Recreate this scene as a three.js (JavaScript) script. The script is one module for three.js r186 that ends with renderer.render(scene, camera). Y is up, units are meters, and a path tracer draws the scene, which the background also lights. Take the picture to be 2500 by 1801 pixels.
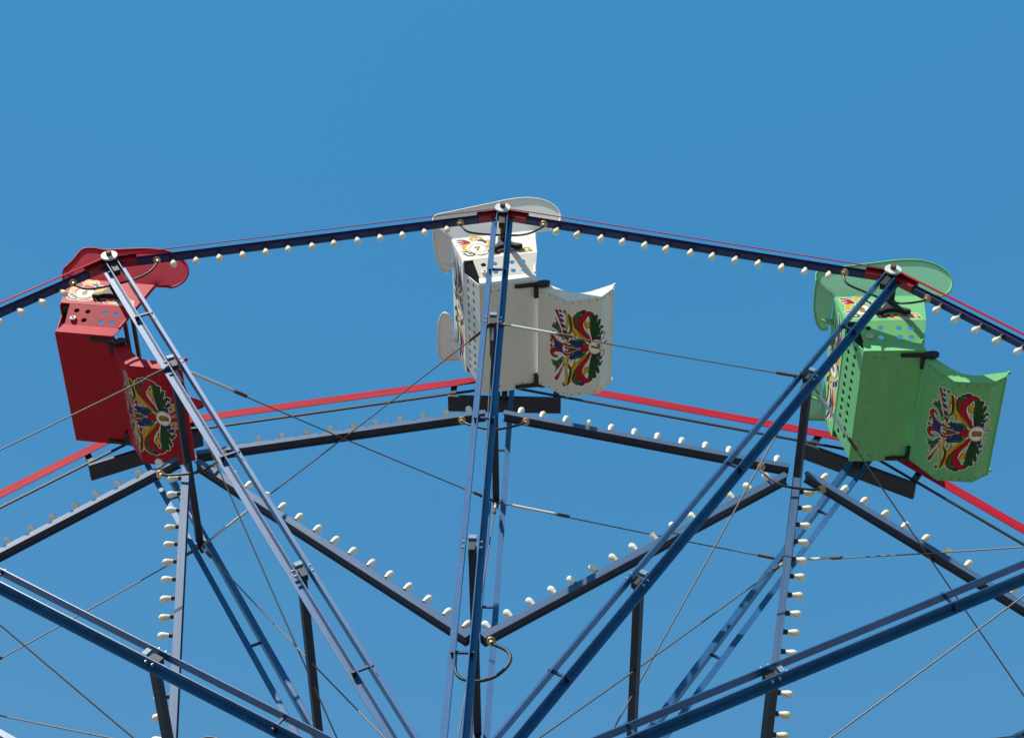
import * as THREE from 'three';
import { mergeGeometries } from 'three/addons/utils/BufferGeometryUtils.js';

// ---------------------------------------------------------------- camera, sky, sun, exposure
const HUB = 7.6;                                       // height of the wheel's axle above the ground
const scene = new THREE.Scene();
const camera = new THREE.PerspectiveCamera(23.642, 1024 / 737, 0.1, 6000);
camera.position.set(0.6032, HUB - 6.0275, 8.2272);
camera.rotation.order = 'YXZ';
camera.rotation.set(0.93113, 0.05461, 0.05832);

const renderer = new THREE.WebGLRenderer({ antialias: true });
renderer.setSize(1024, 737);
renderer.toneMapping = THREE.LinearToneMapping;
renderer.toneMappingExposure = 1.4;
renderer.shadowMap.enabled = true;

const SUN = new THREE.Vector3(-0.43, 0.735, 0.52).normalize();
{
  // clear summer sky: deep blue overhead, paler towards the horizon, a little brighter round the sun
  const w = 512, h = 256, d = new Float32Array(w * h * 4);
  const smooth = (a, b, x) => { const t = Math.min(1, Math.max(0, (x - a) / (b - a))); return t * t * (3 - 2 * t); };
  for (let j = 0; j < h; j++) for (let i = 0; i < w; i++) {
    const el = ((j + 0.5) / h - 0.5) * Math.PI, az = ((i + 0.5) / w) * Math.PI * 2 - Math.PI;
    const v = new THREE.Vector3(Math.cos(el) * Math.cos(az), Math.sin(el), Math.cos(el) * Math.sin(az));
    const e = Math.max(0, Math.sin(el));
    const k = smooth(0, 0.95, Math.pow(e, 0.75));
    const hz = [0.26, 0.42, 0.54], zn = [0.042, 0.212, 0.445];
    const mu = v.dot(SUN), g = 0.85 + 0.18 * mu * mu + 0.9 * Math.pow(Math.max(0, mu), 24);
    const o = (j * w + i) * 4;
    for (let c = 0; c < 3; c++) d[o + c] = (hz[c] + (zn[c] - hz[c]) * k) * g;
    d[o + 3] = 1;
  }
  const sky = new THREE.DataTexture(d, w, h, THREE.RGBAFormat, THREE.FloatType);
  sky.mapping = THREE.EquirectangularReflectionMapping;
  sky.magFilter = sky.minFilter = THREE.LinearFilter;
  sky.needsUpdate = true;
  scene.background = sky;
  scene.environment = sky;
}
const sun = new THREE.DirectionalLight(new THREE.Color(1, 0.955, 0.88), 4.6);
sun.position.copy(SUN).multiplyScalar(60).add(new THREE.Vector3(0, HUB, 0));
sun.target.position.set(0, HUB, 0);
sun.castShadow = true;
sun.shadow.mapSize.set(4096, 4096);
Object.assign(sun.shadow.camera, { left: -10, right: 10, top: 10, bottom: -10, near: 1, far: 120 });
sun.shadow.bias = -0.0004;
scene.add(sun, sun.target);

// ---------------------------------------------------------------- helpers
let seed = 12345;
const rnd = () => { seed = (seed * 1664525 + 1013904223) >>> 0; return seed / 4294967296; };
const V = (x, y, z) => new THREE.Vector3(x, y, z);
const lin = (r, g, b) => new THREE.Color().setRGB(r, g, b);
function mesh(name, geo, mat, parent) {
  const m = new THREE.Mesh(geo, mat);
  m.name = name; m.castShadow = m.receiveShadow = true;
  if (parent) parent.add(m);
  return m;
}
function group(name, parent) { const g = new THREE.Group(); g.name = name; if (parent) parent.add(g); return g; }
const box = (w, h, d, x = 0, y = 0, z = 0) => new THREE.BoxGeometry(w, h, d).translate(x, y, z);
const cyl = (r, l, n = 12, r2 = r) => new THREE.CylinderGeometry(r, r2, l, n);
const merge = (list) => mergeGeometries(list.map((g) => (g.index ? g.toNonIndexed() : g)));
function rod(a, b, r, n = 8) {                        // cylinder from a to b
  const d = b.clone().sub(a), g = cyl(r, d.length(), n);
  g.applyQuaternion(new THREE.Quaternion().setFromUnitVectors(V(0, 1, 0), d.clone().normalize()));
  return g.translate((a.x + b.x) / 2, (a.y + b.y) / 2, (a.z + b.z) / 2);
}
const tube = (pts, r, seg = 24, n = 8, closed = false) => new THREE.TubeGeometry(new THREE.CatmullRomCurve3(pts, closed, 'catmullrom', 0.5), seg, r, n, closed);
function extrude(pts, depth, holes = [], bevel = 0) {
  const s = new THREE.Shape(pts.map((p) => new THREE.Vector2(p[0], p[1])));
  for (const [x, y, r] of holes) { const h = new THREE.Path(); h.absarc(x, y, r, 0, Math.PI * 2, true); s.holes.push(h); }
  return new THREE.ExtrudeGeometry(s, bevel ? { depth: depth - 2 * bevel, bevelEnabled: true, bevelSize: bevel, bevelThickness: bevel, bevelSegments: 2, bevelOffset: -bevel, curveSegments: 10 } : { depth, bevelEnabled: false, curveSegments: 10 })
    .translate(0, 0, bevel);
}
function uvBy(geo, fn) {
  const p = geo.attributes.position, u = geo.attributes.uv;
  for (let i = 0; i < p.count; i++) { const [a, b] = fn(p.getX(i), p.getY(i), p.getZ(i)); u.setXY(i, a, b); }
  return geo;
}

// fine grain for paint: roughness and slight relief
function noiseTex(size, fn, srgb = false, repeat = 1) {
  const d = new Uint8Array(size * size * 4);
  for (let j = 0; j < size; j++) for (let i = 0; i < size; i++) {
    const c = fn(i / size, j / size), o = (j * size + i) * 4;
    d[o] = c[0] * 255; d[o + 1] = c[1] * 255; d[o + 2] = c[2] * 255; d[o + 3] = 255;
  }
  const t = new THREE.DataTexture(d, size, size);
  t.wrapS = t.wrapT = THREE.RepeatWrapping; t.magFilter = THREE.LinearFilter; t.minFilter = THREE.LinearMipmapLinearFilter; t.generateMipmaps = true;
  if (srgb) t.colorSpace = THREE.SRGBColorSpace;
  t.repeat.set(repeat, repeat); t.needsUpdate = true;
  return t;
}
function valueNoise(cells, s) {
  let q = s; const r = () => { q = (q * 1664525 + 1013904223) >>> 0; return q / 4294967296; };
  const g = Array.from({ length: cells * cells }, r);
  return (u, v) => {
    const x = u * cells, y = v * cells, i = Math.floor(x), j = Math.floor(y), f = x - i, e = y - j;
    const a = f * f * (3 - 2 * f), b = e * e * (3 - 2 * e), at = (m, n) => g[(((n % cells) + cells) % cells) * cells + (((m % cells) + cells) % cells)];
    return (at(i, j) * (1 - a) + at(i + 1, j) * a) * (1 - b) + (at(i, j + 1) * (1 - a) + at(i + 1, j + 1) * a) * b;
  };
}
const n1 = valueNoise(8, 11), n2 = valueNoise(32, 23), n3 = valueNoise(96, 37);
const roughTex = noiseTex(256, (u, v) => { const k = 0.5 + 0.35 * n1(u, v) + 0.25 * n2(u, v) + 0.1 * n3(u, v) - 0.2; return [k, k, k]; });
const wearTex = noiseTex(256, (u, v) => {             // weathered paint: chalky and dirty specks
  const k = 0.80 + 0.13 * n1(u, v) + 0.10 * n2(u, v), s = n3(u, v) > 0.9 ? 0.72 : 1;
  return [Math.min(1, k * s), Math.min(1, k * s), Math.min(1, k * s)];
}, true);

const paint = (c, rough = 0.4, extra = {}) => new THREE.MeshPhysicalMaterial({ color: c, roughness: rough, roughnessMap: null, clearcoat: 0.12, clearcoatRoughness: 0.35, map: wearTex, ...extra });
const M = {
  blue: paint(lin(0.007, 0.115, 0.31), 0.38, { clearcoat: 0.25, clearcoatRoughness: 0.3 }),
  navy: paint(lin(0.014, 0.035, 0.15), 0.45),
  bar: paint(lin(0.009, 0.013, 0.035), 0.6),
  channel: paint(lin(0.06, 0.13, 0.25), 0.5, { specularIntensity: 0.6, clearcoat: 0.04 }),
  strapRed: paint(lin(0.48, 0.008, 0.028), 0.65, { clearcoat: 0, specularIntensity: 0.25 }),
  nodeRed: paint(lin(0.34, 0.014, 0.025), 0.4),
  shadeNavy: paint(lin(0.012, 0.018, 0.045), 0.6, { clearcoat: 0 }),  // near-black navy standing in for shade inside the open channels
  black: new THREE.MeshStandardMaterial({ color: lin(0.012, 0.011, 0.012), roughness: 0.6 }),
  rubber: new THREE.MeshStandardMaterial({ color: lin(0.014, 0.013, 0.012), roughness: 0.5 }),
  steel: new THREE.MeshStandardMaterial({ color: lin(0.42, 0.42, 0.40), roughness: 0.38, metalness: 0.75 }),
  alloy: new THREE.MeshStandardMaterial({ color: lin(0.62, 0.63, 0.62), roughness: 0.45, metalness: 0.3 }),
  wire: new THREE.MeshStandardMaterial({ color: lin(0.16, 0.14, 0.12), roughness: 0.5, metalness: 0.5 }),
  rust: new THREE.MeshStandardMaterial({ color: lin(0.10, 0.05, 0.03), roughness: 0.75 }),
  clampGrey: paint(lin(0.2, 0.32, 0.45), 0.55),
  whitePaint: paint(lin(0.78, 0.78, 0.74), 0.35),
  brass: new THREE.MeshStandardMaterial({ color: lin(0.62, 0.47, 0.26), roughness: 0.35, metalness: 0.6 }),
  socket: new THREE.MeshStandardMaterial({ color: lin(0.02, 0.016, 0.012), roughness: 0.6 }),
  bulbs: [[0.86, 0.82, 0.68], [0.86, 0.8, 0.6], [0.84, 0.82, 0.74], [0.8, 0.72, 0.5]].map((c) => new THREE.MeshPhysicalMaterial({ color: lin(...c), roughness: 0.3, clearcoat: 0.8, clearcoatRoughness: 0.06 })),
  vinyl: new THREE.MeshStandardMaterial({ color: lin(0.03, 0.028, 0.03), roughness: 0.5 }),
};

// ---------------------------------------------------------------- ground
{
  const t = noiseTex(512, (u, v) => { const k = 0.275 + 0.14 * n1(u, v) + 0.1 * n2(u, v) + 0.08 * n3(u, v); return [k * 1.04, k, k * 0.9]; }, true, 200);
  const g = mesh('ground', new THREE.PlaneGeometry(3000, 3000).rotateX(-Math.PI / 2), new THREE.MeshStandardMaterial({ map: t, color: lin(1.0, 1.0, 1.0), roughness: 0.95 }), scene);
  g.userData = { kind: 'structure', label: 'sunlit pale fairground surface below the wheel', category: 'ground' };
}

// ---------------------------------------------------------------- the wheel
const R = 6.0, R1 = 4.47, R2 = 2.053, ZF = 0.87, PHI = 0.00936, STEP = Math.PI / 6;
const wheel = group('ferris_wheel', scene);
wheel.position.set(0, HUB, 0);
wheel.userData = { label: 'blue steel Ferris wheel frame strung with rows of white bulbs', category: 'ferris wheel' };
const ang = (k) => PHI + STEP * k;
const at = (r, k, z) => V(r * Math.sin(ang(k)), r * Math.cos(ang(k)), z);
const frame = (name, a, z = 0, r = 0) => { const g = group(name, wheel); g.position.set(r * Math.sin(a), r * Math.cos(a), z); g.rotation.z = -a; return g; };

// a spoke: two angle irons back to back with a gap, webs turned outwards, flat legs towards the middle of the wheel
const LEG = 0.044, TH = 0.006, GAP = 0.078, WEB = 0.066;
function angleIron(side) {
  const x0 = side * GAP / 2;
  const pts = [[x0, 0], [x0 + side * LEG, 0], [x0 + side * LEG, TH], [x0 + side * TH, TH], [x0 + side * TH, WEB], [x0, WEB]];
  if (side < 0) pts.reverse();
  const g = extrude(pts, 5.59, [], 0.0015);           // section in x / z, length along y
  return g.rotateX(-Math.PI / 2).scale(1, 1, -1);
}
function fixIron(g) {                                 // after the mirror the winding is turned back
  const p = g.attributes.position, n = g.attributes.normal, u = g.attributes.uv;
  for (let i = 0; i < p.count; i += 3) for (const at of [p, n, u]) for (let c = 0; c < at.itemSize; c++) {
    const a = at.getComponent(i + 1, c); at.setComponent(i + 1, c, at.getComponent(i + 2, c)); at.setComponent(i + 2, c, a);
  }
  return g.translate(0, 0.33, 0);
}
const ironG = [fixIron(angleIron(-1)), fixIron(angleIron(1))];
const ironBack = ironG.map((g) => g.clone().rotateY(Math.PI));
const boltG = cyl(0.011, 0.03, 6).rotateX(Math.PI / 2), boltSide = cyl(0.009, 0.024, 6).rotateZ(Math.PI / 2);
const spacerG = box(GAP + 0.06, 0.016, 0.016);
const discG = cyl(0.062, 0.014, 28).rotateX(Math.PI / 2), pinG = cyl(0.022, 0.05, 10).rotateX(Math.PI / 2), tipG = box(0.045, 0.2, 0.05);
for (const s of [1, -1]) for (let k = -5; k <= 6; k++) {
  const a = ang(k), sp = frame('spoke', a);
  for (const g of s > 0 ? ironG : ironBack) mesh('angle_iron', g, M.blue, sp).position.z = s * (ZF - 0.025);
  for (const r of [1.12, 3.3, 5.12]) {
    mesh('spacer', spacerG, M.navy, sp).position.set(0, r, s * (ZF + 0.012));
    for (const e of [-1, 1]) mesh('bolt', boltG, M.black, sp).position.set(e * 0.055, r + 0.004 * e, s * (ZF - 0.004));
  }
  mesh('tip_block', tipG, M.black, sp).position.set(0, 5.86, s * (ZF + 0.005));
  if (s > 0) {
    mesh('hub_cap', discG, M.whitePaint, sp).position.set(0, 5.945, ZF + 0.055);
    mesh('pivot_pin', pinG, M.rust, sp).position.set(0, 5.945, ZF + 0.07);
    for (const e of [-1, 1]) for (const r of [5.86, 5.8]) mesh('bolt', boltG, M.black, sp).position.set(e * 0.05, r, ZF - 0.005);
  }
}
// clamps that tie front and rear spokes, with the crossbars between them
const barG = box(0.05, 0.05, 2 * ZF - 0.07), clampG = box(0.05, 0.034, 0.03), clampBlock = box(0.04, 0.07, 0.045);
for (let k = -5; k <= 6; k++) for (const r of [R1, R2]) {
  const cb = frame('crossbar', ang(k), 0, r);
  mesh('tube', barG, M.bar, cb);
  for (const s of [1, -1]) {
    mesh('clamp_plate', clampG, M.clampGrey, cb).position.set(0, 0.045, s * (ZF + 0.012));
    mesh('clamp_block', clampBlock, M.black, cb).position.set(0, -0.03, s * (ZF - 0.005));
    for (const e of [-1, 1]) for (const y of [0.0, -0.05]) mesh('bolt', boltSide, M.steel, cb).position.set(e * 0.052, y, s * (ZF + 0.02));
  }
}
// light boards
const bulbG = (() => {
  const pts = [[0.0001, 0.098], [0.009, 0.0965], [0.0165, 0.091], [0.0212, 0.082], [0.0225, 0.071], [0.0208, 0.058], [0.0172, 0.045], [0.0145, 0.034], [0.0138, 0.028]];
  return new THREE.LatheGeometry(pts.map((p) => new THREE.Vector2(p[0] * 1.14, p[1] * 1.1)), 18);
})();
const socketG = new THREE.LatheGeometry([[0.0001, 0.03], [0.0145, 0.03], [0.0165, 0.026], [0.0175, 0.006], [0.021, 0.004], [0.021, 0], [0.0001, 0]].map((p) => new THREE.Vector2(p[0], p[1])), 12);
function channelGeo(len, w, depth, openSide) {        // U section along x; open towards openSide * y
  const t = 0.004, g = [
    box(len, t, w, 0, -openSide * (depth / 2 - t / 2), 0),
    box(len, depth - t, t, 0, openSide * t / 2, w / 2 - t / 2), box(len, depth - t, t, 0, openSide * t / 2, -w / 2 + t / 2)];
  return merge(g);
}
const PITCH = 0.1785;
function lightBoard(A, B, z, { gapA, gapB, w, depth, open, bulbSide, mat, n, shift = 0 }) {
  const d = B.clone().sub(A), L = d.length(), g = group('light_board', wheel);
  g.position.set(A.x, A.y, z); g.rotation.z = Math.atan2(d.y, d.x);
  const len = L - gapA - gapB;
  mesh('channel', channelGeo(len, w, depth, open), mat, g).position.x = gapA + len / 2;
  if (open < 0) mesh('shade_insert', box(len - 0.02, depth - 0.014, w - 0.012, gapA + len / 2, 0.001, 0), M.shadeNavy, g);  // added dark filler: paints the shade inside the channel, no real part
  const mid = gapA + len / 2 + shift;
  for (let i = 0; i < n; i++) {
    const x = mid + (i - (n - 1) / 2) * PITCH + (rnd() - 0.5) * 0.008;
    for (const [nm, geo, m] of [['bulb', bulbG, M.bulbs[Math.floor(rnd() * 10) % 4]], ['bulb_socket', socketG, M.socket]]) {
      const b = mesh(nm, geo, m, g);
      b.position.set(x, bulbSide * depth / 2, 0);
      b.rotation.set(0, 0, (bulbSide < 0 ? Math.PI : 0) + (nm === 'bulb' ? (rnd() - 0.5) * 0.16 : 0));
    }
  }
  return g;
}
const chord = R * Math.cos(STEP / 2);
for (let k = -6; k < 6; k++) {
  const up = k >= -3 && k < 3;
  // front rim: navy board with bulbs on its inner side, red strap above it
  const off = -0.045, c = (r, kk) => { const p = at(r, kk, 0); const m = V(Math.sin(ang(k + 0.5)), Math.cos(ang(k + 0.5)), 0); return p.addScaledVector(m, off); };
  lightBoard(c(R, k), c(R, k + 1), ZF - 0.03, { gapA: 0.2, gapB: 0.2, w: 0.05, depth: 0.05, open: 1, bulbSide: -1, mat: M.navy, n: up ? 13 : 0 });
  const half = R * Math.sin(STEP / 2);
  const st = frame('rim_strap', ang(k + 0.5), ZF + 0.014, chord + 0.008);
  mesh('strap', box(2 * half - 0.03, 0.1, 0.006).rotateX(-0.545), M.strapRed, st);
  for (const e of [-1, 1]) {                          // red corner angle at each end
    const cp = mesh('corner_angle', box(0.2, 0.085, 0.055, 0, -0.045, -0.035), M.nodeRed, st); cp.position.x = e * (half - 0.115);
  }
  // rear rim: red strap facing inwards and a thin dark rod below it
  const rr = frame('rear_rim', ang(k + 0.5), -ZF, chord);
  mesh('strap', box(2 * half + 0.05, 0.088, 0.006, 0, 0.115, 0), M.strapRed, rr);
  mesh('tie_rod', box(2 * half, 0.016, 0.016, 0, -0.03, 0), M.black, rr);
  // ring of boards in the middle plane
  lightBoard(at(R1, k, 0), at(R1, k + 1, 0), 0, { gapA: 0.07, gapB: 0.07, w: 0.08, depth: 0.046, open: -1, bulbSide: 1, mat: M.channel, n: up ? 12 : 0 });
  // six-pointed star: odd spokes hold the points
  const odd = Math.abs(k) % 2 === 1;
  const A = odd ? at(R1, k, 0) : at(R2, k, 0), B = odd ? at(R2, k + 1, 0) : at(R1, k + 1, 0);
  lightBoard(A, B, 0, { gapA: odd ? 0.12 : 0.06, gapB: odd ? 0.06 : 0.12, w: 0.085, depth: 0.052, open: -1, bulbSide: 1, mat: M.channel, n: up ? 15 : 0 });
}
// rear shoe plates under the rear nodes
for (let k = -5; k <= 6; k++) {
  const sh = frame('rim_shoe', ang(k), -ZF - 0.055, R - 0.15);
  mesh('plate', extrude([[-0.48, -0.05], [0.48, -0.05], [0.48, -0.02], [-0.48, -0.02]], 0.16, [], 0.004).translate(0, 0, -0.1), M.bar, sh);
  for (const e of [-1, 1]) mesh('stub', box(0.05, 0.2, 0.03, e * 0.44, 0.075, 0.02), M.bar, sh);
}
// hub, axle and the pair of end flanges
{
  const h = group('hub', wheel);
  mesh('axle', cyl(0.09, 2.3, 24).rotateX(Math.PI / 2), M.steel, h);
  for (const s of [1, -1]) mesh('flange', cyl(0.36, 0.03, 48).rotateX(Math.PI / 2), M.blue, h).position.z = s * (ZF - 0.06);
  const ring = mesh('cable_ring', new THREE.TorusGeometry(0.075, 0.014, 12, 32), M.brass, h); ring.position.set(-0.044, 0.33, ZF + 0.07);
}
// brace cables with turnbuckles
function cable(a, b, start = 0.14, len = 0.34) {
  const g = group('brace_cable', wheel), d = b.clone().sub(a), L = d.length(), u = d.clone().normalize(), P = (t) => a.clone().addScaledVector(u, t);
  const sag = (t) => V(0, -0.012 * Math.sin(Math.PI * t), 0);
  mesh('wire', tube([0, 0.25, 0.5, 0.75, 1].map((t) => a.clone().lerp(b, t).add(sag(t))), 0.0052, 20, 6), M.wire, g);
  mesh('eye_bolt', rod(P(0.02), P(0.1), 0.012), M.steel, g);
  mesh('turnbuckle', rod(P(start), P(start + len), 0.0115), M.alloy, g);
  mesh('cable_clamp', rod(P(start + len + 0.02), P(start + len + 0.12), 0.014, 6), M.rust, g);
  mesh('end_fitting', rod(P(L - 0.22), P(L - 0.02), 0.012), M.rust, g);
}
const F = (k) => at(R1 - 0.02, k, ZF - 0.01), B = (k) => at(R1 - 0.02, k, -ZF + 0.01);
for (const k of [-3, -2, -1, 0, 1, 2]) {
  if (Math.abs(k) % 2 === 1) { cable(F(k), B(k + 1)); cable(B(k), F(k + 1)); } else { cable(F(k), F(k + 1)); cable(B(k), B(k + 1)); }
}
for (const k of [-2, -1, 0, 1, 2]) {
  cable(F(k), at(0.34, k, -ZF + 0.085), 0.05, 0.1); cable(B(k), at(0.34, k, ZF - 0.085), 0.05, 0.1);
}
// supply leads that loop from board to board past each node
function connector(parent, p, dir) {
  const g = merge([rod(p, p.clone().addScaledVector(dir, 0.045), 0.017, 12), rod(p.clone().addScaledVector(dir, 0.004), p.clone().addScaledVector(dir, 0.014), 0.03, 16)]);
  mesh('connector', g, M.brass, parent);
}
for (let k = -2; k <= 2; k++) {
  const g = frame('supply_lead', ang(k)), y = R;
  const s = Math.tan(STEP / 2), e1 = 0.33, pL = V(-e1, y - e1 * s - 0.075, ZF - 0.02), pR = V(e1, y - e1 * s - 0.075, ZF - 0.02);
  connector(g, pL, V(0, -1, 0.1).normalize()); connector(g, pR, V(0, -1, 0.1).normalize());
  mesh('cord', tube([pL.clone().add(V(0.0, -0.04, 0)), V(-e1 + 0.07, y - e1 * s - 0.2, ZF - 0.03), V(-0.12, y - 0.29 + rnd() * 0.03, ZF - 0.06), V(0.1, y - 0.3 + rnd() * 0.03, ZF - 0.06), V(e1 - 0.1, y - e1 * s - 0.2, ZF - 0.03), pR.clone().add(V(0, -0.04, 0))], 0.0085, 36), M.rubber, g);
  const h = frame('supply_lead', ang(k)), q = 0.24;
  const a = V(-q, R1 - q * s - 0.04, 0.02), b = V(q, R1 - q * s - 0.04, 0.02);
  connector(h, a, V(0, -1, 0.3).normalize()); connector(h, b, V(0, -1, 0.3).normalize());
  mesh('cord', tube([a.clone().add(V(0.01, -0.04, 0.02)), V(-q + 0.06, R1 - 0.22, 0.07), V(0, R1 - 0.3, 0.09), V(q - 0.06, R1 - 0.22, 0.07), b.clone().add(V(-0.01, -0.04, 0.02))], 0.0095, 30), M.rubber, h);
  if (k % 2 === 0) {
    const l = frame('supply_lead', ang(k)), c = V(0.1, R2 + 0.02, 0.02);
    connector(l, c, V(0.2, -1, 0.3).normalize());
    mesh('cord', tube([c.clone().add(V(0.01, -0.04, 0.01)), V(0.22, R2 - 0.1, 0.04), V(0.23, R2 - 0.22, 0.06), V(0.14, R2 - 0.34, 0.06), V(0, R2 - 0.37, 0.05), V(-0.1, R2 - 0.3, 0.04), V(-0.12, R2 - 0.1, 0.03)], 0.011, 40), M.rubber, l);
  }
}
// the two A-frame towers that carry the axle, below the picture
for (const s of [1, -1]) {
  const t = group('support_tower', scene);
  t.position.set(0, 0, s * 1.2);
  for (const e of [-1, 1]) mesh('leg', rod(V(e * 0.1, HUB, -s * 0.15), V(e * 2.9, 0, s * 0.6), 0.09, 12), M.blue, t);
  mesh('cross_brace', rod(V(-1.5, HUB * 0.5, s * 0.22), V(1.5, HUB * 0.5, s * 0.22), 0.05, 10), M.blue, t);
  mesh('bearing_block', box(0.34, 0.24, 0.16, 0, HUB, -s * 0.15), M.navy, t);
  t.userData = { label: s > 0 ? 'blue steel tower carrying the near end of the wheel axle' : 'blue steel tower carrying the far end of the wheel axle', category: 'tower', group: 'towers that carry the wheel axle' };
}

// ---------------------------------------------------------------- printed ornaments on the chairs
const INK = { red: '#b51029', blue: '#183a7c', green: '#2d6a35', dgreen: '#24502b', yellow: '#e6aa22', cream: '#fbf6e4', black: '#19140f', brown: '#8a5a1e' };
function canvas(w, h, bg) {
  const c = document.createElement('canvas'); c.width = w; c.height = h;
  const x = c.getContext('2d'); x.fillStyle = bg; x.fillRect(0, 0, w, h);
  return [c, x];
}
function curve(pts, n = 40) {
  const c = new THREE.CatmullRomCurve3(pts.map((p) => V(p[0], p[1], 0)), false, 'catmullrom', 0.5);
  return c.getPoints(n);
}
// strokes are collected first, so that the cream outline of the whole ornament lies under all inks
function ornament(x, map, scale) {
  const items = [];
  const api = {
    brush(pts, w0, w1, ink, w2 = w1) { items.push({ p: curve(pts).map((q) => map(q.x, q.y)), w: (t) => (t < 0.5 ? w0 + (w1 - w0) * t * 2 : w1 + (w2 - w1) * (t - 0.5) * 2), ink }); },
    dot(px, py, rx, ry, rot, ink) { const steps = []; for (let i = 0; i <= 8; i++) { const t = (i / 8 - 0.5) * 2 * Math.max(0.001, rx - ry); steps.push(map(px + Math.cos(rot) * t, py + Math.sin(rot) * t)); } items.push({ p: steps, w: () => ry * 2, ink }); },
    draw() {
      const pass = (grow, ink) => { for (const it of items) { x.fillStyle = ink || INK[it.ink]; it.p.forEach((q, i) => { const r = Math.max(0.6, (it.w(i / (it.p.length - 1)) / 2) * scale + grow); x.beginPath(); x.arc(q[0], q[1], r, 0, 7); x.fill(); }); } };
      pass(10 * scale, INK.cream);
      for (const it of items) {
        for (const [g, ink] of [[2.6 * scale, INK.black], [-1.6 * scale, INK[it.ink]]]) {
          x.fillStyle = ink;
          it.p.forEach((q, i) => { const r = Math.max(0.5, (it.w(i / (it.p.length - 1)) / 2) * scale + g); x.beginPath(); x.arc(q[0], q[1], r, 0, 7); x.fill(); });
        }
      }
    },
  };
  return api;
}
function badge(x, cx, cy, rx, ry, text, rot, size) {
  for (const [g, ink] of [[1.14, INK.yellow], [1.08, INK.black], [1.03, INK.cream], [0.88, '#e9d9a6'], [0.84, INK.cream]]) {
    x.fillStyle = ink; x.beginPath(); x.ellipse(cx, cy, rx * g, ry * g, 0, 0, 7); x.fill();
  }
  x.save(); x.translate(cx, cy); x.rotate(rot); x.font = `bold ${size}px serif`; x.textAlign = 'center'; x.textBaseline = 'middle';
  x.lineWidth = size * 0.14; x.strokeStyle = '#5b3510'; x.strokeText(text, 0, 0); x.fillStyle = '#b58a3c'; x.fillText(text, 0, 0); x.restore();
}
function speckle(x, w, h, n, inks) {                  // scuffs and grime spots of their own outline
  for (let i = 0; i < n; i++) {
    x.globalAlpha = 0.08 + 0.22 * rnd(); x.fillStyle = inks[Math.floor(rnd() * inks.length)];
    x.beginPath(); x.ellipse(rnd() * w, rnd() * h, 0.6 + rnd() * 2.4, 0.5 + rnd() * 1.3, rnd() * 3, 0, 7); x.fill();
  }
  x.globalAlpha = 1;
}
const texOf = (c) => { const t = new THREE.CanvasTexture(c); t.colorSpace = THREE.SRGBColorSpace; t.anisotropy = 8; return t; };

function paintTexture(bg, grime) {                    // enamel on sheet metal: scuffs, chips, scratches and run-off stains
  const W = 512, H = 512, [c, x] = canvas(W, H, bg);
  for (let i = 0; i < 60; i++) { x.globalAlpha = 0.012 + 0.018 * rnd(); x.fillStyle = rnd() < 0.5 ? '#ffffff' : '#000000'; x.beginPath(); x.ellipse(rnd() * W, rnd() * H, 12 + rnd() * 50, 8 + rnd() * 26, rnd() * 3, 0, 7); x.fill(); }
  speckle(x, W, H, 420, grime);
  for (let i = 0; i < 26; i++) {
    x.globalAlpha = 0.1 + 0.2 * rnd(); x.strokeStyle = grime[i % 2]; x.lineWidth = 0.6 + rnd();
    const px = rnd() * W, py = rnd() * H; x.beginPath(); x.moveTo(px, py); x.quadraticCurveTo(px + (rnd() - 0.5) * 40, py + (rnd() - 0.5) * 40, px + (rnd() - 0.5) * 90, py + (rnd() - 0.5) * 60); x.stroke();
  }
  x.globalAlpha = 1;
  const t = texOf(c); t.wrapS = t.wrapT = THREE.RepeatWrapping;
  return t;
}
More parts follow.
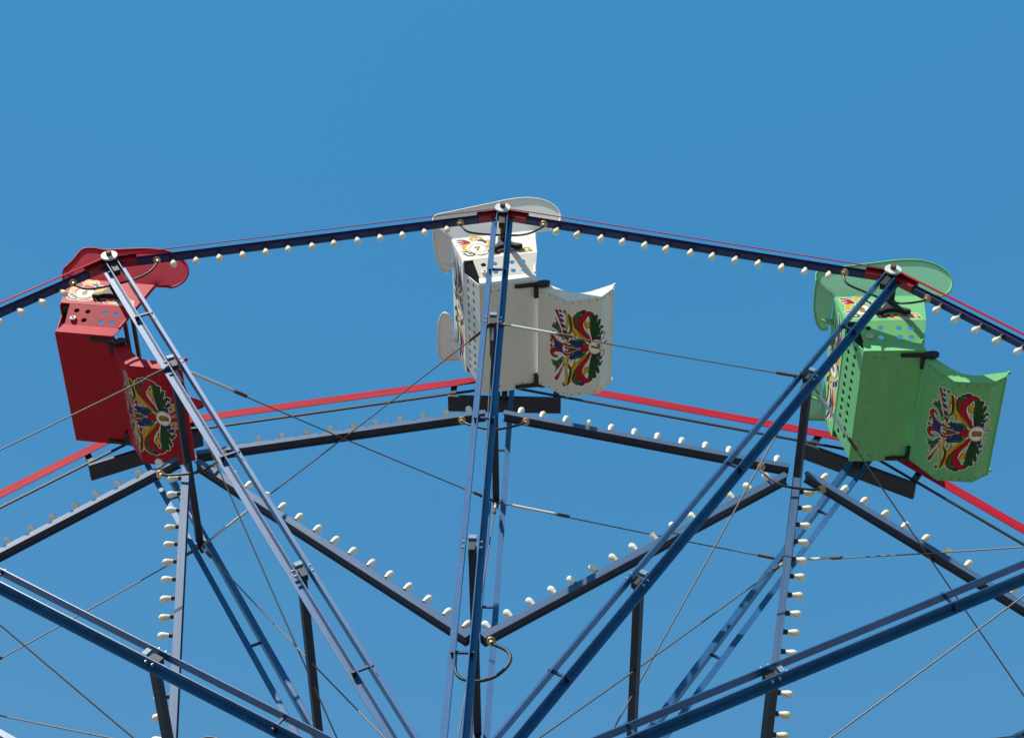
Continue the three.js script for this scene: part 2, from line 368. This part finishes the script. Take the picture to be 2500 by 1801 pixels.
function footTexture(bg, num, grime) {                // u: from hinge to lip, v: across the chair
  const W = 768, H = 1012, [c, x] = canvas(W, H, bg);
  speckle(x, W, H, 500, grime);
  // drawing frame: 0..1000 from hinge to lip, 0..1320 across the chair, mirrored about 660
  const warp = (q) => { const X = q + 62; return X < 525 ? (X - 90) / 435 * 0.425 : X < 965 ? 0.425 + (X - 525) / 440 * 0.368 : 0.793 + (X - 965) / 150 * 0.207; };
  const map = (px, py) => [warp(px) * W, ((660 + (py - 660) * 1.06) / 1320) * H], sc = W / 1000;
  const o = ornament(x, map, sc);
  for (const m of [0, 1]) {
    const Y = (y) => (m ? 1320 - y : y), P = (a) => a.map(([p, q]) => [p, Y(q)]);
    o.brush(P([[300, 215], [345, 300], [372, 390]]), 40, 26, 'red', 6);
    for (const [px, py, r] of [[352, 195, 20], [366, 250, 22], [378, 306, 25], [398, 368, 28], [425, 440, 31], [440, 505, 26]]) o.dot(px, py, r, r * 0.72, 0.3, 'blue');
    o.brush(P([[412, 190], [450, 215], [452, 290], [440, 390], [420, 470]]), 40, 34, 'yellow', 16);
    o.dot(412, Y(176), 18, 15, 0, 'green');
    for (const [px, py] of [[262, 395], [245, 430], [300, 372]]) o.brush(P([[px, py], [330, 450], [395, 545]]), 30, 34, 'green', 14);
    o.brush(P([[395, 610], [330, 610], [262, 585], [235, 545], [258, 508], [310, 520]]), 30, 58, 'red', 26);
    o.brush(P([[232, 622], [290, 640], [370, 640]]), 10, 26, 'yellow', 10);
    o.dot(330, Y(640), 60, 26, 0.15, 'blue');
    o.brush(P([[505, 240], [520, 330], [560, 430], [640, 510], [715, 575]]), 26, 52, 'yellow', 14);
    o.brush(P([[455, 560], [455, 470], [490, 430], [540, 440], [560, 520]]), 34, 26, 'yellow', 12);
    o.brush(P([[600, 205], [565, 270], [568, 350], [610, 430]]), 54, 50, 'green', 10);
    o.dot(660, Y(190), 36, 26, 0, 'blue');
    o.brush(P([[640, 460], [680, 510], [730, 570]]), 42, 34, 'green', 8);
    o.brush(P([[560, 545], [640, 560], [720, 615]]), 22, 40, 'green', 10);
    o.brush(P([[775, 595], [700, 490], [640, 400], [640, 300], [700, 225], [770, 235], [775, 290]]), 34, 88, 'red', 40);
    o.dot(735, Y(370), 46, 36, 0.2, 'yellow'); o.brush(P([[700, 330], [720, 350], [745, 380]]), 30, 50, 'yellow', 40);
    for (const [px, py] of [[772, 250], [800, 258], [842, 262], [886, 320], [912, 408]]) o.brush(P([[px, py], [px + 0.45 * (805 - px) - 8, py + 0.5 * (600 - py)], [805, 596]]), 34, 32, px < 780 ? 'green' : 'dgreen', 10);
    o.dot(930, Y(430), 17, 14, 1, 'blue'); o.dot(915, Y(498), 30, 20, m ? 0.6 : -0.6, 'blue'); o.dot(872, Y(560), 44, 32, m ? 0.5 : -0.5, 'blue');
    o.brush(P([[905, 590], [955, 570], [958, 520], [930, 515]]), 10, 20, 'yellow', 22);
    o.brush(P([[335, 250], [372, 350], [400, 450], [412, 540]]), 10, 18, 'yellow', 10);
    o.brush(P([[285, 310], [340, 400], [392, 500]]), 8, 16, 'red', 6);
    o.brush(P([[470, 205], [492, 300], [500, 400], [470, 470]]), 16, 26, 'dgreen', 10);
    o.brush(P([[545, 215], [538, 300], [560, 390]]), 10, 20, 'red', 6);
    o.brush(P([[240, 600], [215, 625], [240, 650]]), 12, 18, 'green', 8);
    o.brush(P([[590, 420], [640, 480], [700, 540], [745, 590]]), 8, 16, 'yellow', 8);
    o.brush(P([[500, 520], [560, 590], [600, 650]]), 10, 16, 'green', 8);
    for (const [px, py] of [[480, 600], [515, 600], [550, 600]]) o.dot(px, Y(py), 13, 11, 0, 'green');
    o.brush(P([[690, 300], [672, 350], [700, 430], [760, 520]]), 6, 20, 'cream', 8);
    o.dot(525, Y(560), 40, 28, 0.3, 'blue');
    o.dot(610, Y(605), 54, 42, 0, 'blue');
    o.brush(P([[420, 595], [480, 605], [560, 630]]), 34, 22, 'red', 6);
    o.brush(P([[432, 635], [500, 640], [570, 650]]), 26, 18, 'red', 6);
  }
  o.brush([[470, 660], [520, 660], [575, 660]], 8, 34, 'green', 6);
  o.brush([[590, 660], [620, 660], [650, 660]], 14, 40, 'yellow', 20);
  o.dot(705, 660, 62, 50, 0, 'red');
  o.brush([[940, 650], [975, 655], [990, 650]], 10, 22, 'red', 14);
  o.draw();
  badge(x, warp(842) * W, 0.5 * H, 76 * sc, 92 * sc, num, Math.PI / 2, 125 * sc);
  return texOf(c);
}
function endTexture(bg, num, grime) {                 // drawing frame: centimetres, x -44..30, y -20..14
  const W = 1024, H = 470, [c, x] = canvas(W, H, bg);
  speckle(x, W, H, 260, grime);
  const k = W / 74, map = (px, py) => [(px + 44) * k, (14 - py) * k], o = ornament(x, map, k / 14);
  const u = (n) => n * 14;
  o.brush([[-27, 6], [-31, 9.5], [-36, 10.6]], u(1), u(2), 'red', u(1.6));
  o.brush([[-27, 5], [-31, 7], [-36, 7.2]], u(1), u(2), 'red', u(1.6));
  o.brush([[-27, 4], [-31, 4.6], [-34.5, 4.2]], u(0.8), u(1.8), 'red', u(1.4));
  o.brush([[-16, 6], [-17, 10.5], [-21, 12.4], [-25, 11.4], [-24.5, 8.6], [-21, 8.6], [-20.5, 10.2]], u(2), u(2.4), 'yellow', u(0.8));
  o.brush([[-14, 2], [-16, 6.2], [-20, 7]], u(0.8), u(2.4), 'blue', u(0.6));
  o.brush([[-13, 5], [-17, 8], [-20, 8]], u(0.6), u(1.6), 'green', u(0.4));
  o.brush([[-31, -6], [-33, -2], [-31, 2.5], [-27, 4]], u(1), u(3.2), 'yellow', u(1));
  o.brush([[-35, -6], [-31, -8], [-27, -10.5]], u(0.8), u(1.6), 'blue', u(0.5));
  o.brush([[-34, -9.5], [-31, -13.4], [-26, -13.2], [-27, -10.6], [-30, -11]], u(1.4), u(1.6), 'green', u(0.8));
  o.brush([[-24, -13.6], [-20, -14.5], [-14, -12.6]], u(0.6), u(1.5), 'green', u(0.8));
  o.brush([[-14, -3], [-10, 1], [-12, 5], [-8, 3], [-7, 0]], u(3), u(3.4), 'yellow', u(0.6));
  for (const [px, py, rx, ry, rot, ink] of [[-12.5, -9, 2.4, 1.5, 0.5, 'blue'], [-9, -11, 2, 1.4, -0.4, 'blue'], [-7, -13.6, 1.9, 1.6, 0, 'red'], [-3.5, -12.2, 1.9, 1.4, 0.6, 'green'], [-1.2, -14.6, 1.7, 1.2, 0, 'red'], [2, -11.8, 2.1, 1.3, 0.2, 'red'], [2.2, -14.4, 2, 1, -0.2, 'yellow']]) o.brush([[px - Math.cos(rot) * (rx - ry), py - Math.sin(rot) * (rx - ry)], [px, py], [px + Math.cos(rot) * (rx - ry), py + Math.sin(rot) * (rx - ry)]], u(2 * ry), u(2 * ry), ink);
  o.brush([[4, -12], [8, -11], [12, -11.6]], u(0.6), u(1.6), 'green', u(0.8));
  o.brush([[4, -13.8], [9, -13.2], [13, -14]], u(0.6), u(1.4), 'blue', u(0.8));
  o.brush([[5, -15.4], [10, -16], [15, -16.4], [18.5, -14.4], [18.4, -11.4], [15.4, -10.6], [13.8, -12.4], [15.6, -13.6]], u(0.6), u(1.9), 'yellow', u(1));
  o.brush([[19.2, -15.4], [20, -15.8]], u(1.6), u(1.6), 'green');
  // item sizes above are in drawing units of one centimetre
  o.draw();
  badge(x, (-22 + 44) * k, (14 + 4.5) * k, 6.6 * k, 6.4 * k, num, 0, 7.4 * k);
  return texOf(c);
}
function backTexture(bg, num, grime) {                // u across the chair, v up the back
  const W = 1024, H = 320, [c, x] = canvas(W, H, bg);
  speckle(x, W, H, 200, grime);
  const map = (px, py) => [px, py], o = ornament(x, map, 1);
  for (const m of [0, 1]) {
    const P = (a) => a.map(([p, q]) => [m ? W - p : p, q]);
    o.brush(P([[60, 150], [150, 190], [260, 200], [330, 170]]), 16, 44, 'blue', 12);
    o.brush(P([[110, 230], [200, 250], [300, 235], [360, 190]]), 20, 46, 'red', 12);
    o.brush(P([[140, 90], [230, 120], [320, 110], [380, 150]]), 14, 40, 'green', 10);
    o.brush(P([[220, 170], [300, 160], [360, 110], [420, 100], [430, 150], [390, 160]]), 14, 40, 'yellow', 18);
    o.brush(P([[260, 280], [340, 280], [420, 240], [450, 200]]), 10, 34, 'yellow', 14);
    for (const [px, py] of [[400, 210], [440, 260], [455, 90], [350, 70]]) o.dot(m ? W - px : px, py, 26, 19, 0.4, 'blue');
    for (const [px, py] of [[330, 60], [430, 50]]) o.brush(P([[px, py], [px + 30, py + 30], [470, 140]]), 26, 24, 'green', 8);
    o.dot(m ? W - 470 : 470, 290, 30, 20, 0, 'red');
  }
  o.draw();
  badge(x, W / 2, H / 2 + 5, 62, 66, num, 0, 80);
  return texOf(c);
}

// ---------------------------------------------------------------- chairs
const FOOT0 = [[0.172, -0.562], [0.358, -0.8], [0.62, -0.808], [0.738, -0.716]];
const SIDE0 = [[0.775, -0.652], [0.7, -0.672], [0.628, -0.692], [0.56, -0.712], [0.5, -0.716], [0.44, -0.705], [0.395, -0.68], [0.345, -0.63], [0.3, -0.575], [0.25, -0.525], [0.185, -0.515]];
function trayAt(pts, deg, dx, dy) {                   // the tray hangs on its hinge, each at a slightly different angle
  const c = Math.cos(deg * Math.PI / 180), n = Math.sin(deg * Math.PI / 180), [hx, hy] = FOOT0[0];
  return pts.map(([x, y]) => [hx + dx + (x - hx) * c - (y - hy) * n, hy + dy + (x - hx) * n + (y - hy) * c]);
}
const EW = 0.56, FW = 0.53, PW = 0.465;
function sheetProfile(pts, t) {                       // thin closed outline round a polyline (t to the left)
  const out = [];
  for (let i = 0; i < pts.length; i++) {
    const a = pts[Math.max(0, i - 1)], b = pts[Math.min(pts.length - 1, i + 1)], dx = b[0] - a[0], dy = b[1] - a[1], l = Math.hypot(dx, dy);
    out.push([pts[i][0] - (dy / l) * t, pts[i][1] + (dx / l) * t]);
  }
  return [...pts, ...out.reverse()];
}
// flared armrest rim of the near end: rises outwards from the tub edge, rounded at both ends, turned round the back corner
const FL_OUT = [[0.4, 0.535], [0.46, 0.56], [0.505, 0.605], [0.522, 0.67], [0.5, 0.745], [0.43, 0.815], [0.31, 0.862], [0.14, 0.868], [-0.03, 0.848], [-0.2, 0.828], [-0.36, 0.808], [-0.49, 0.79], [-0.52, 0.762], [-0.528, 0.66], [-0.528, 0.55], [-0.52, 0.42], [-0.5, 0.32], [-0.475, 0.255], [-0.445, 0.235], [-0.425, 0.25]];
const FL_IN = [[0.27, 0.53], [0.272, 0.531], [0.274, 0.533], [0.274, 0.536], [0.27, 0.54], [0.25, 0.545], [0.2, 0.548], [0.1, 0.548], [-0.03, 0.548], [-0.2, 0.548], [-0.33, 0.548], [-0.385, 0.548], [-0.405, 0.535], [-0.406, 0.5], [-0.408, 0.45], [-0.41, 0.4], [-0.412, 0.34], [-0.414, 0.31], [-0.416, 0.29], [-0.417, 0.28]];
const flare = (x, z, c) => { const h = Math.max(0, (z - 0.55) * c, (-0.41 - x) * 1.05); return V(x, h, z - 0.617 * h); };
function flangeParts(s, bent) {
  const cu = (l) => new THREE.CatmullRomCurve3(l.map(([x, z]) => V(x, 0, z)), false, 'centripetal').getPoints(76);
  const o = cu(bent ? FL_OUT.map(([x, z], j) => (j === 10 ? [-0.3, 0.836] : j === 11 ? [-0.37, 0.82] : j === 12 ? [-0.43, 0.71] : j === 13 ? [-0.475, 0.64] : [x, z])) : FL_OUT), i = cu(FL_IN), n = 5, pos = [], idx = [], uv = [], edge = [];
  o.forEach((p, j) => {
    for (let k = 0; k <= n; k++) { const q = i[j].clone().lerp(p, k / n), f = flare(q.x, q.z, s > 0 ? 0.9 : 0.42); pos.push(f.x, f.y, s * f.z); uv.push(f.x, f.z); if (k === n) edge.push(V(f.x, f.y, s * f.z)); }
    if (j) for (let k = 0; k < n; k++) { const a = (j - 1) * (n + 1) + k, b = a + 1, c = a + n + 1, d = c + 1; if (s > 0) idx.push(a, b, c, b, d, c); else idx.push(a, c, b, b, c, d); }
  });
  const g = new THREE.BufferGeometry();
  g.setAttribute('position', new THREE.Float32BufferAttribute(pos, 3)); g.setAttribute('uv', new THREE.Float32BufferAttribute(uv, 2)); g.setIndex(idx); g.computeVertexNormals();
  return [g, edge];
}
function makeChair({ name, label, css, flange, num, k, tilt, grime, bars, bent, tray = [0, 0, 0] }) {
  const FOOT = trayAt(FOOT0, ...tray), SIDE = trayAt(SIDE0, ...tray), [BEAD, LIP] = trayAt([[0.772, -0.66], [0.742, -0.712]], ...tray);
  const ch = group(name, scene), tip = at(R, k, 0);
  ch.position.set(tip.x, tip.y + HUB, 0);
  ch.rotation.z = tilt * Math.PI / 180;
  ch.userData = { label, category: 'gondola', group: 'chairs hanging from the wheel rim' };
  const P = paint(lin(1, 1, 1), 0.5, { map: paintTexture(css, grime), specularIntensity: 0.35, clearcoat: 0.06 });
  const plain = new THREE.MeshPhysicalMaterial({ specularIntensity: 0.3, roughness: 0.52, clearcoat: 0.04, clearcoatRoughness: 0.35 });
  const withMap = (t) => { const m = plain.clone(); m.map = t; return m; };
  const Mend = withMap(endTexture(css, num, grime)), Mfoot = withMap(footTexture(css, num, grime)), Mback = withMap(backTexture(css, num, grime));
  const Mfl = new THREE.MeshPhysicalMaterial({ color: flange, roughness: 0.5, specularIntensity: 0.4, side: THREE.DoubleSide });
  for (const s of [1, -1]) {
    // upper end panel with the printed number
    const eg = extrude([[-0.4, 0.138], [-0.362, -0.2], [0.24, -0.19], [0.285, 0.138]], 0.008, [], 0.002);
    uvBy(eg, (px, py) => [((s > 0 ? px : -0.14 - px) + 0.44) / 0.74, (py + 0.2) / 0.34]);
    mesh('end_panel', eg, Mend, ch).position.z = s > 0 ? EW - 0.008 : -EW;
    // lower end panel, leaning inwards, with eight lightening holes
    const hs = []; for (const [px, py] of [[-0.21, 0.15], [-0.12, 0.148], [0.02, 0.145], [0.108, 0.142], [-0.212, 0.062], [-0.125, 0.06], [0.015, 0.056], [0.1, 0.053]]) hs.push([px, py, 0.0215]);
    const lg = extrude([[-0.285, 0.212], [-0.262, 0], [0.182, 0], [0.238, 0.222]], 0.006, hs);
    const lp = mesh('lower_end_panel', lg, P, ch); lp.position.set(0, -0.405, s > 0 ? 0.5 : -0.5); lp.rotation.x = s * 0.25;
    if (s < 0) lp.position.z -= 0.006;
    // bushing in one of the holes
    const bu = mesh('bushing', new THREE.TorusGeometry(0.0175, 0.0095, 10, 24), M.whitePaint, ch); bu.position.set(-0.212, -0.344, s * 0.528);
    // corner post at the open front edge of the end panel
    mesh('corner_post', rod(V(0.285, 0.135, s * (EW - 0.012)), V(0.178, -0.41, s * (EW - 0.045)), 0.012, 10), P, ch);
    // sloping skirt round the floor
    const sk = extrude([[-0.286, 0], [0.172, 0], [0.184, 0.145], [-0.27, 0.145]], 0.006, [], 0.0015);
    const sm = mesh('floor_skirt', sk, P, ch); sm.position.set(0, -0.535, s > 0 ? FW - 0.006 : -FW); sm.rotation.x = -s * 0.17;
    // armrest flange and its rolled edge
    const [fg, edge] = flangeParts(s, bent), fl = mesh('armrest_flange', fg, Mfl, ch);
    fl.position.y = 0.148;
    mesh('rolled_edge', tube(edge, 0.009, 150, 8), P, fl);
    // hanger casting, pivot shaft
    const hg = extrude([[-0.04, 0.05], [0.04, 0.05], [0.05, -0.02], [0.075, -0.06], [0.135, -0.088], [0.135, -0.112], [0.085, -0.112], [0.045, -0.088], [0, -0.08], [-0.045, -0.088], [-0.085, -0.112], [-0.135, -0.112], [-0.135, -0.088], [-0.075, -0.06], [-0.05, -0.02]], 0.035, [], 0.006);
    mesh('hanger', hg, M.black, ch).position.z = s > 0 ? EW + 0.001 : -EW - 0.036;
    mesh('pivot_shaft', rod(V(0, 0, s * (EW + 0.03)), V(0, 0, s * (ZF + 0.03)), 0.026, 14), M.black, ch);
    // foot tray side plate
    const sp = extrude([...FOOT, ...SIDE], 0.006);
    mesh('tray_side', sp, P, ch).position.z = s > 0 ? PW : -PW - 0.006;
    mesh('corner_bead', new THREE.SphereGeometry(0.015, 12, 8), P, ch).position.set(BEAD[0], BEAD[1], s * PW);
    // hinge strap that carries the foot tray
    const hi = extrude([[-0.01, -0.012], [0.17, -0.018], [0.2, -0.033], [0.24, -0.034], [0.268, -0.018], [0.275, 0.004], [0.262, 0.026], [0.235, 0.034], [0.19, 0.028], [0.15, 0.012], [-0.01, 0.006]], 0.03, [], 0.004);
    const hm = mesh('hinge_strap', hi, M.black, ch); hm.position.set(0, -0.545, s > 0 ? 0.48 : -0.51);
    mesh('hinge_post', box(0.035, 0.03, 0.1, 0.16, -0.556, s * 0.43), M.black, ch);
    // rivets along the tray edge and the floor
    const rv = [];
    for (let i = 0; i < 3; i++) { const a = FOOT[i], b = FOOT[i + 1], n = i === 2 ? 2 : 4; for (let j = 0; j < n; j++) { const t = (j + 0.5) / n; rv.push(new THREE.SphereGeometry(0.0055, 6, 5).translate(a[0] + (b[0] - a[0]) * t, a[1] + (b[1] - a[1]) * t - 0.003, s * (PW - 0.018))); } }
    for (const px of [-0.2, -0.14, 0.05]) rv.push(new THREE.SphereGeometry(0.007, 6, 5).translate(px, -0.538, s * (FW - 0.06)));
    mesh('rivets', merge(rv), M.rust, ch);
  }
  // back panel: printed, from the flange down to the crease
  {
    const a = [-0.405, 0.138], b = [-0.365, -0.2], g = extrude(sheetProfile([a, b], 0.006), 2 * EW - 0.02).translate(0, 0, -EW + 0.01);
    uvBy(g, (px, py, pz) => [(pz + EW) / (2 * EW), (py + 0.2) / 0.34]);
    mesh('back_panel', g, Mback, ch);
    for (const e of [0.33, -0.43]) mesh('back_bracket', extrude([[0, 0], [-0.09, 0.07], [0, 0.07]], 0.02).translate(-0.405, 0.07, e), P, ch);
  }
  // perforated lower back between crease and floor
  {
    const L = Math.hypot(0.085, 0.32), hs = [];
    for (let i = 0; i < 12; i++) { hs.push([-0.42 + i * 0.0764, L * 0.72, 0.0225]); if (i < 12) hs.push([-0.455 + i * 0.0764 + 0.01, L * 0.4, 0.0225]); }
    const g = extrude([[-0.52, 0], [0.52, 0], [0.5, L * 0.3], [0.455, L], [-0.455, L], [-0.5, L * 0.3]], 0.006, hs);
    g.rotateY(Math.PI / 2).rotateZ(Math.atan2(0.085, 0.32));
    mesh('perforated_back', g, P, ch).position.set(-0.283, -0.52, 0);
    mesh('crease_strip', box(0.012, 0.03, 2 * EW - 0.03, -0.364, -0.192, 0), P, ch);
  }
  // floor and edge beads
  mesh('floor_panel', box(0.452, 0.008, 2 * FW - 0.012, -0.056, -0.5345, 0), P, ch);
  mesh('floor_edge', rod(V(-0.285, -0.53, -FW + 0.006), V(-0.285, -0.53, FW - 0.006), 0.007, 8), P, ch);
  mesh('floor_edge', rod(V(0.172, -0.53, -FW + 0.006), V(0.172, -0.53, FW - 0.006), 0.006, 8), P, ch);
  // seat and backrest pads
  mesh('seat', extrude([[-0.35, -0.2], [-0.17, -0.2], [-0.15, -0.18], [-0.15, -0.14], [-0.17, -0.12], [-0.36, -0.15]], 1.06, [], 0.01).translate(0, 0, -0.53), M.vinyl, ch);
  mesh('backrest', extrude([[-0.355, -0.1], [-0.325, -0.1], [-0.355, 0.13], [-0.39, 0.13]], 1.04, [], 0.008).translate(0, 0, -0.52), M.vinyl, ch);
  // foot tray: folded sheet and its printed underside
  {
    mesh('foot_tray', extrude(sheetProfile(FOOT, 0.006), 2 * PW).translate(0, 0, -PW), P, ch);
    const pos = [], uv = [], len = [0]; for (let i = 0; i < 3; i++) len.push(len[i] + Math.hypot(FOOT[i + 1][0] - FOOT[i][0], FOOT[i + 1][1] - FOOT[i][1]));
    for (let i = 0; i < 3; i++) {
      const [a, b] = [FOOT[i], FOOT[i + 1]], dx = b[0] - a[0], dy = b[1] - a[1], l = Math.hypot(dx, dy), ox = (dy / l) * 0.002, oy = (-dx / l) * 0.002;
      const q = (p, z, t) => [[p[0] + ox, p[1] + oy, z], [t / len[3], 0.5 - z / (2 * PW) * -1]];
      const A = q(a, PW - 0.001, len[i]), B2 = q(b, PW - 0.001, len[i + 1]), C = q(b, -PW + 0.001, len[i + 1]), D = q(a, -PW + 0.001, len[i]);
      for (const [p, t] of [A, C, B2, A, D, C]) { pos.push(...p); uv.push(...t); }
    }
    const g = new THREE.BufferGeometry();
    g.setAttribute('position', new THREE.Float32BufferAttribute(pos, 3)); g.setAttribute('uv', new THREE.Float32BufferAttribute(uv, 2)); g.computeVertexNormals();
    mesh('printed_underside', g, Mfoot, ch);
    mesh('tray_lip', rod(V(LIP[0], LIP[1], -PW), V(LIP[0], LIP[1], PW), 0.011, 10), P, ch);
  }
  if (bars) for (const [px, py, z0] of [[0.16, -0.255, 0.45], [0.2, -0.19, 0.5]]) mesh('lap_bar', rod(V(px, py, z0), V(px + 0.005, py, -z0), 0.017, 12), M.rust, ch);
  return ch;
}
makeChair({ name: 'gondola_chair', label: 'white chair numbered 7 at the top of the wheel', css: '#e9e6dc', flange: lin(0.88, 0.87, 0.83), num: '7', tray: [2.8, 0, 0], k: 0, tilt: 12.5, grime: ['#8d8474', '#6b5d48'] });
makeChair({ name: 'gondola_chair_001', label: 'red chair with patterned foot tray on the left of the wheel', css: '#ae1226', flange: lin(0.5, 0.016, 0.04), num: '6', k: -1, tilt: -6.6, grime: ['#4a0a10', '#2a1510'], bars: true, bent: true });
makeChair({ name: 'gondola_chair_002', label: 'mint green chair with patterned foot tray on the right', css: '#76be7c', flange: lin(0.3, 0.68, 0.42), num: '8', tray: [-5, -0.01, -0.03], k: 1, tilt: 2.6, grime: ['#3d6a34', '#2b4a2c'] });

renderer.render(scene, camera);
